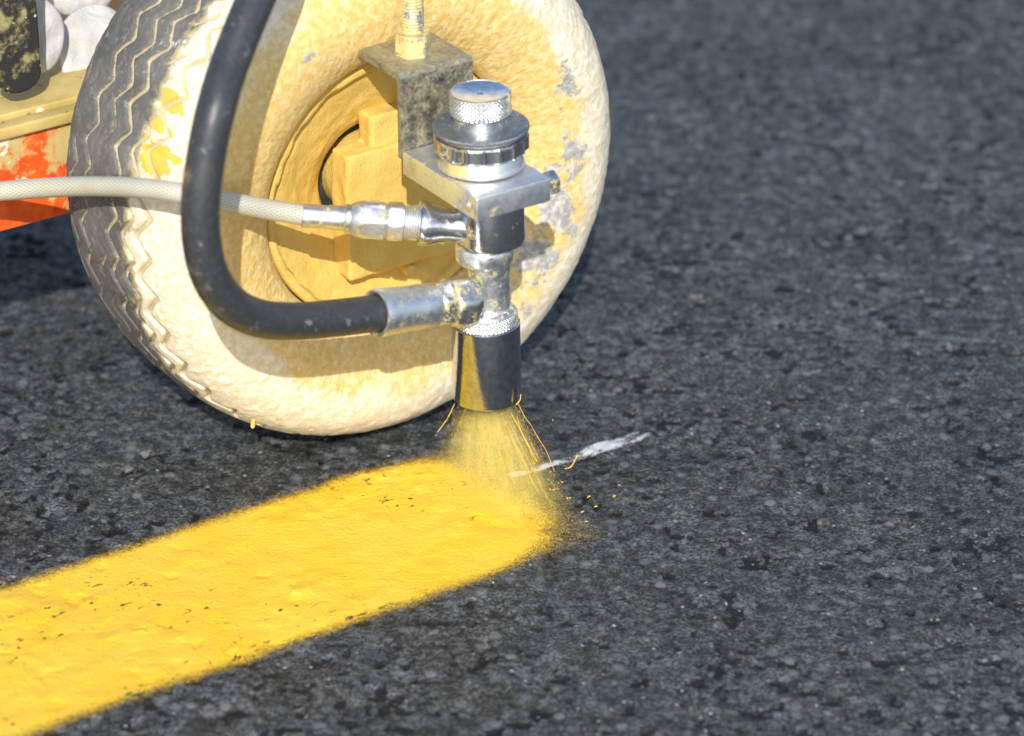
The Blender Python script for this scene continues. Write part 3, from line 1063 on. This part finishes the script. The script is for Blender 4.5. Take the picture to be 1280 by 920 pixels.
thr = [(0, 2.5)]
for k in range(7):
    b = 3 + k * 3.3
    thr += [(20.0, b), (22.3, b + 1.6), (20.0, b + 3.2)]
thr += [(0, 27)]
part('threaded_nipple', fit(thr, seg=48, ang=20), ZINC, air)
part('fitting_nut', fit([(0, 26), (24, 26), (25.5, 28), (25.5, 42), (23.5, 45), (18, 46.5), (0, 46.5)], seg=72, rmod=hexmod(22.5 / us, 0.35)), ZINC, air)
part('swivel_nut', fit([(0, 46), (21, 46), (25.5, 49.5), (25.5, 75), (23.5, 81), (20.5, 88), (18, 91), (0, 91)], seg=72, rmod=hexmod(22.8 / us, 0.2)), ZINC, air)
part('hose_collar', fit([(0, 90), (15.5, 90), (18, 92), (18, 97), (15.5, 99), (0, 99)], seg=48), ZINC_DIRTY, air)
part('ferrule', fit([(0, 98), (15.0, 98), (15.8, 100), (15.6, 114), (14.6, 122), (15.0, 134), (15.2, 150), (13.8, 152), (0, 152)], seg=48), ZINC, air)
hpts = [B1 + (E0 - B1) * 0.03]
for p_ in [(340, 262.5, 0.0790), (290, 253, 0.0775), (235, 242.5, 0.0740), (185, 236, 0.056), (130, 232.8, 0.026), (70, 234, -0.006), (0, 239, -0.034), (-80, 246, -0.052), (-200, 250, -0.06)]:
    hpts.append(at_out(*p_))
hpath = catmull(hpts, 60)
RH = 12.2 / us


def braid(T, S_):
    a = np.abs(np.sin(9 * T + S_ * 900))
    b = np.abs(np.sin(9 * T - S_ * 900))
    return 0.00022 * np.maximum(a, b) ** 3


me = tube(hpath, RH, 72, braid)
nb = len(hpath) * 72
S_ = np.concatenate([[0], np.cumsum(np.linalg.norm(np.diff(hpath, axis=0), axis=1))])
Tm = np.linspace(0, 2 * math.pi, 72, endpoint=False)
SS, TT = np.meshgrid(S_, Tm, indexing='ij')
attr(me, 'braid', np.maximum(np.abs(np.sin(9 * TT + SS * 900)), np.abs(np.sin(9 * TT - SS * 900))) ** 3)
part('hose', me, BRAID, air)

# ------------------------------------------------------------------ thick black paint hose with its fittings
G0 = at_out(578, 376, OG + 0.004)
G1 = at_out(470, 391.5, OG + 0.006)
gdir = (G1 - G0) / np.linalg.norm(G1 - G0)
gs = scale_at(G0)
gpx = np.linalg.norm(G1 - G0) / 109.1
paint = thing('paint_hose', 'thick black rubber hose bending up past the wheel from the gun', 'hose', (G0 * [1, 1, 0]).tolist())


def fit2(prof, **kw):
    return revolve([(r / gs, hpx_ * gpx) for r, hpx_ in prof], G0, gdir, **kw)


part('swivel_nut', fit2([(0, -12), (26, -12), (31, -8), (32.5, -2), (32.5, 14), (31, 18), (28, 20.5), (0, 20.5)], seg=96, rmod=hexmod(29.5 / gs, 0.25)), ZINC_DIRTY, paint)
part('hex_collar', fit2([(0, 20), (26, 20), (30, 22), (30, 33), (28, 37), (26, 39), (0, 39)], seg=96, rmod=hexmod(27.0 / gs, 0.0)), ZINC_DIRTY, paint)
part('ferrule', fit2([(0, 38), (26.5, 38), (28.5, 41), (28.8, 60), (28.2, 70), (29.2, 82), (30.0, 100), (30.6, 107), (30.0, 110), (27.5, 110.5), (24, 109), (23.2, 104), (0, 104)], seg=96), ZINC, paint)
ppts = [G0 + (G1 - G0) * 0.93, G1]
for p_ in [(420, 397.5, 0.129), (370, 401.5, 0.132), (325, 398, 0.135), (288, 380, 0.138), (263, 345, 0.140), (252, 300, 0.140), (251, 250, 0.139), (257, 200, 0.137), (269, 140, 0.134), (287, 80, 0.124), (317, 5, 0.112), (345, -60, 0.100), (365, -130, 0.085), (372, -220, 0.065), (372, -330, 0.04)]:
    ppts.append(at_out(*p_))
ppath = catmull(ppts, 24)
part('hose', tube(ppath, 23.0 / gs, 56), HOSE, paint)

# ------------------------------------------------------------------ bracket, rod and the arm that carry the gun
PT = 0.0036                                     # plate thickness
tf = at_y(505, 95, bc[1] + (-D * BW - N * BL)[1])
zt2 = tf[2]
backc = bcen - N * (BL + 0.0006)
pw_ = BW * 0.985
zlow = bcen[2] + bt * 0.1
TD = 0.0405
# one bent plate: outline of the L in the (N, Z) plane, extruded along D
ro, ri = 0.0024, 0.0008
fo = 0.0
Lo = [(fo, zlow), (fo, zt2 - ro)]
for k in range(1, 7):
    t = (math.pi / 2) * k / 6
    Lo.append((fo - ro + ro * math.cos(t), zt2 - ro + ro * math.sin(t)))
Lo += [(-TD, zt2), (-TD, zt2 - PT), (-PT - ri, zt2 - PT), (-PT, zt2 - PT - ri), (-PT, zlow)]
org = np.array([backc[0], backc[1], 0]) + D * pw_
bracket = part('gun_bracket', prism(Lo, 2 * pw_, org, N, Z, 0.0004), STEEL_DARK, machine, 'bent dark steel angle bracket above the gun')
# prism extrudes along N x Z = -D
nutc = W3(ado(backc)[0] - 0.001, ado(backc)[1] - 0.0185, zt2)
part('nut', revolve([(0.004, 0), (0.0085, 0), (0.0085, 0.0085), (0.0076, 0.0105), (0.004, 0.0105)], nutc, Z, 48, hexmod(0.0072, 0.3), ref=D), CAKED, bracket)
tr_ = [(0, -0.008)]
zz_ = -0.008
while zz_ < 0.105:
    tr_ += [(0.0040, zz_), (0.0047, zz_ + 0.00075)]
    zz_ += 0.0015
tr_ += [(0.0040, zz_), (0, zz_)]
part('threaded_rod', revolve(tr_, nutc, Z, 32, ang=20), CAKED, bracket)
arm_z = zt2 + 0.092
na, no_ = ado(nutc)[0], ado(nutc)[1]
part('gun_arm', box(W3(na, (no_ + PO - 0.15) / 2, arm_z), (0.013, (no_ - PO + 0.15) / 2 + 0.014, 0.008), bevel=0.0015), PANEL, machine)
part('arm_post', box(W3(na, PO - 0.15, (LZ + arm_z) / 2 - 0.004), (0.013, 0.012, (arm_z - LZ) / 2 - 0.004), bevel=0.0015), PANEL, machine)

# ------------------------------------------------------------------ white discs on the ledge


def disc(name, label, pxc, pyc, o, rp, tilt, yaw, seed):
    c = at_out(pxc, pyc, o)
    r = rp / scale_at(c)
    ax = N * math.cos(tilt) * math.cos(yaw) + D * math.sin(yaw) * math.cos(tilt) + Z * math.sin(tilt)
    pf = dense([(0, 0.0045), (r * 0.35, 0.0042), (r * 0.7, 0.0026), (r * 0.94, 0.0004), (r, -0.0008), (r * 0.985, -0.0022), (r * 0.9, -0.0020), (0, 0.0015)], r / 14)
    me = revolve(pf, c, ax, 72, rmod=lambda T, rr, hh: rr * (1 + 0.05 * np.sin(2 * T + seed) + 0.02 * np.sin(5 * T + 2 * seed)), ang=60)
    a3 = Vector(ax.tolist())
    for v in me.vertices:
        q = v.co * 45 + Vector((seed, 0, seed * 2))
        v.co += a3 * 0.0042 * (mnoise.noise(q) + 0.5 * mnoise.noise(q * 2.1))
    ob = link(name, me, WHITE)
    ob["label"] = label
    ob["category"] = "disc"
    ob["group"] = "white discs on the frame ledge"
    recenter(ob)
    return ob


disc('white_disc', 'crumpled white disc half hidden behind the black upright bar', 36, 42, PO - 0.030, 50, 0.35, -0.15, 1.0)
disc('white_disc', 'large crumpled white disc wedged between ledge and tyre tread', 122, 66, PO - 0.040, 58, 0.45, 0.1, 2.3)
disc('white_disc', 'white disc on top, overlapping the other two white discs from above', 100, -28, PO - 0.062, 50, 0.5, 0.0, 4.1)

# ------------------------------------------------------------------ fan of paint in the air
GC = BASE.copy()
top_z = BASE[2] - 0.001
MIST = 21.0
nl, ns = 26, 64
mid_o = (C1 + C2) / 2
foot = W3(A_END + 0.001, mid_o, 0)
rows = []
for i in range(nl):
    t = i / (nl - 1)
    z = top_z + (0.0022 - top_z) * t
    c = np.array([BASE[0], BASE[1], 0]) * (1 - t) + np.array([foot[0], foot[1], 0]) * t
    ra = px(37, 494) * (1 - t) + 0.056 * t            # along N
    rb = px(37, 494) * (1 - t) + 0.028 * t            # along D
    thv = np.linspace(0, 2 * math.pi, ns, endpoint=False)
    rows.append(c + Z * z + ra * np.cos(thv)[:, None] * N + rb * np.sin(thv)[:, None] * D)
rows = np.array(rows)
Vm = rows.reshape(-1, 3)
qq = []
for i in range(nl - 1):
    for k in range(ns):
        k2 = (k + 1) % ns
        qq.append((i * ns + k, i * ns + k2, (i + 1) * ns + k2, (i + 1) * ns + k))
me = mesh_np('mist', Vm, qq)
bm = bmesh.new()
bm.from_mesh(me)
bm.verts.ensure_lookup_table()
for b0 in (0, (nl - 1) * ns):
    bm.faces.new([bm.verts[b0 + k] for k in range(ns)])
bmesh.ops.recalc_face_normals(bm, faces=bm.faces)
bm.to_mesh(me)
bm.free()
m = Mat('paint_mist')
co = m.coord()
pos = m.n('ShaderNodeNewGeometry').outputs['Position']
sep = m.n('ShaderNodeSeparateXYZ', Vector=pos)
tt = m.rng(sep.outputs[2], top_z, 0.0)
tt = m.math('DIVIDE', m.math('SUBTRACT', top_z, sep.outputs[2]), top_z, True)


def lerp(a_, b_):
    return m.math('ADD', float(a_), m.math('MULTIPLY', tt, float(b_ - a_)))


def dotp(v_):
    return m.n('ShaderNodeVectorMath', _operation='DOT_PRODUCT', i0=pos, i1=v_.tolist()).outputs['Value']


qn = m.math('DIVIDE', m.math('SUBTRACT', dotp(N), lerp(BASE @ N, foot @ N)), lerp(px(37, 494), 0.056))
qd = m.math('DIVIDE', m.math('SUBTRACT', dotp(D), lerp(BASE @ D, foot @ D)), lerp(px(37, 494), 0.028))
qr = m.math('SQRT', m.math('ADD', m.math('MULTIPLY', qn, qn), m.math('MULTIPLY', qd, qd)))
fall = m.rng(qr, 1.0, 0.25)
cmb = m.n('ShaderNodeCombineXYZ', X=m.math('MULTIPLY', qn, 3.0), Y=m.math('MULTIPLY', qd, 3.0), Z=m.math('MULTIPLY', tt, 0.9)).outputs[0]
dn = m.rng(m.noise(3.0, 3, 0.75, cmb), 0.36, 0.66, 0.25, 1.9)
vol = m.n('ShaderNodeVolumePrincipled', Color=(0.96, 0.78, 0.20), Anisotropy=-0.45)
m.put(vol.inputs['Density'], m.math('MULTIPLY', m.math('MULTIPLY', dn, fall), lerp(MIST, MIST * 0.30)))
m.t.links.new(vol.outputs[0], m.out.inputs['Volume'])
mist = link('paint_mist', me, m.m)
mist["kind"] = "stuff"
mist["label"] = "fan of fine yellow paint mist under the nozzle guard"
mist["category"] = "spray"
recenter(mist)

# droplets and ligaments flying in the fan
bm = bmesh.new()


def droplet(p, dr, L, r):
    ax, e1_, e2_ = basis(dr)
    ring = []
    prof_ = [(-0.5, 0.0), (-0.38, 0.55), (0.0, 0.8), (0.3, 1.0), (0.44, 0.75), (0.5, 0.0)]
    prev = None
    for hh, rr in prof_:
        c = p + ax * hh * L
        if rr == 0:
            cur = [bm.verts.new(c.tolist())]
        else:
            cur = [bm.verts.new((c + r * rr * (math.cos(k * 2.0944) * e1_ + math.sin(k * 2.0944) * e2_)).tolist()) for k in range(3)]
        if prev is not None:
            for k in range(3):
                k2 = (k + 1) % 3
                a, b = (prev[k % len(prev)], prev[k2 % len(prev)])
                c_, d_ = (cur[k % len(cur)], cur[k2 % len(cur)])
                if len(prev) == 1:
                    bm.faces.new((a, d_, c_))
                elif len(cur) == 1:
                    bm.faces.new((a, b, c_))
                else:
                    bm.faces.new((a, b, d_, c_))
        prev = cur


def strand(pts, r0):
    pth = catmull(pts, 6)
    rr = [r0 * (0.7 + 0.6 * random.random()) for _ in pth]
    me_ = tube(pth, np.array(rr), 6)
    bm.from_mesh(me_)
    bpy.data.meshes.remove(me_)


def fanp(t, u, v):
    z = top_z + (0.003 - top_z) * t
    c = np.array([BASE[0], BASE[1], 0]) * (1 - t) + np.array([foot[0], foot[1], 0]) * t
    ra = px(38, 494) * (1 - t) + 0.052 * t
    rb = px(38, 494) * (1 - t) + 0.024 * t
    return c + Z * z + N * ra * u + D * rb * v


for k in range(1300):
    a = random.uniform(0, 2 * math.pi)
    q = math.sqrt(random.random())
    u, v = q * math.cos(a), q * math.sin(a)
    t = random.random() ** 0.85
    p = fanp(t, u, v)
    dr = fanp(min(1, t + 0.05), u, v) - fanp(t, u, v)
    if random.random() < 0.05:
        droplet(p, dr, random.uniform(0.003, 0.009), random.uniform(0.00006, 0.00013))
    else:
        droplet(p, dr, random.uniform(0.0003, 0.0014), random.uniform(0.00005, 0.00014))
# long strands along the outside of the fan
for k in range(22):
    a = random.choice([random.gauss(-0.2, 0.4), random.gauss(2.9, 0.35), random.uniform(-1.2, 0.2)])
    u, v = math.cos(a), math.sin(a)
    t0 = random.uniform(0, 0.35)
    t1 = t0 + random.uniform(0.12, 0.5)
    strand([fanp(t0 + (t1 - t0) * s, u * (1 + 0.014 * random.gauss(0, 1)), v * (1 + 0.014 * random.gauss(0, 1))) for s in (0, 0.25, 0.5, 0.75, 1)], random.uniform(0.00005, 0.00012))
# the two strings that stand out in the photograph
oF = OG + 0.016
strand([at_out(x, y, oF + 0.0010 * i) for i, (x, y) in enumerate([(648, 505), (656, 521), (664, 532), (673, 548), (682, 562), (688, 576), (693, 590)])], 0.00013)
strand([at_out(x, y, oF) for x, y in [(651, 493), (650, 500), (645, 506)]], 0.00022)
strand([at_out(x, y, oF) for x, y in [(568, 505), (561, 520), (553, 532), (547, 540)]], 0.00013)
strand([at_out(x, y, oF) for x, y in [(656, 548), (661, 558), (664, 568), (668, 580)]], 0.00018)
strand([at_out(x, y, oF) for x, y in [(646, 520), (650, 534), (655, 548)]], 0.00015)
strand([at_ground(x, y, z) for x, y, z in [(706, 586, 0.001), (713, 584, 0.0025), (718, 577, 0.004), (722, 569, 0.006)]], 0.00028)
droplet(at_out(691, 525, oF), -Z, 0.0012, 0.0003)
for x, y in [(711, 622), (737, 621), (745, 633), (770, 620), (617, 728), (700, 603), (728, 640), (734, 652), (690, 612)]:
    for k in range(3):
        droplet(at_ground(x + random.uniform(-3, 3), y + random.uniform(-1, 1), 0.0004), np.array([1.0, random.uniform(-1, 1), 0]), random.uniform(0.0005, 0.0014), random.uniform(0.0002, 0.0004))
me = bpy.data.meshes.new('drops')
bm.to_mesh(me)
bm.free()
me.shade_smooth()
drops = link('paint_droplets', me, DROPS)
drops["kind"] = "stuff"
drops["label"] = "flying yellow droplets and stringy ligaments of paint below the nozzle"
drops["category"] = "spray"
recenter(drops)
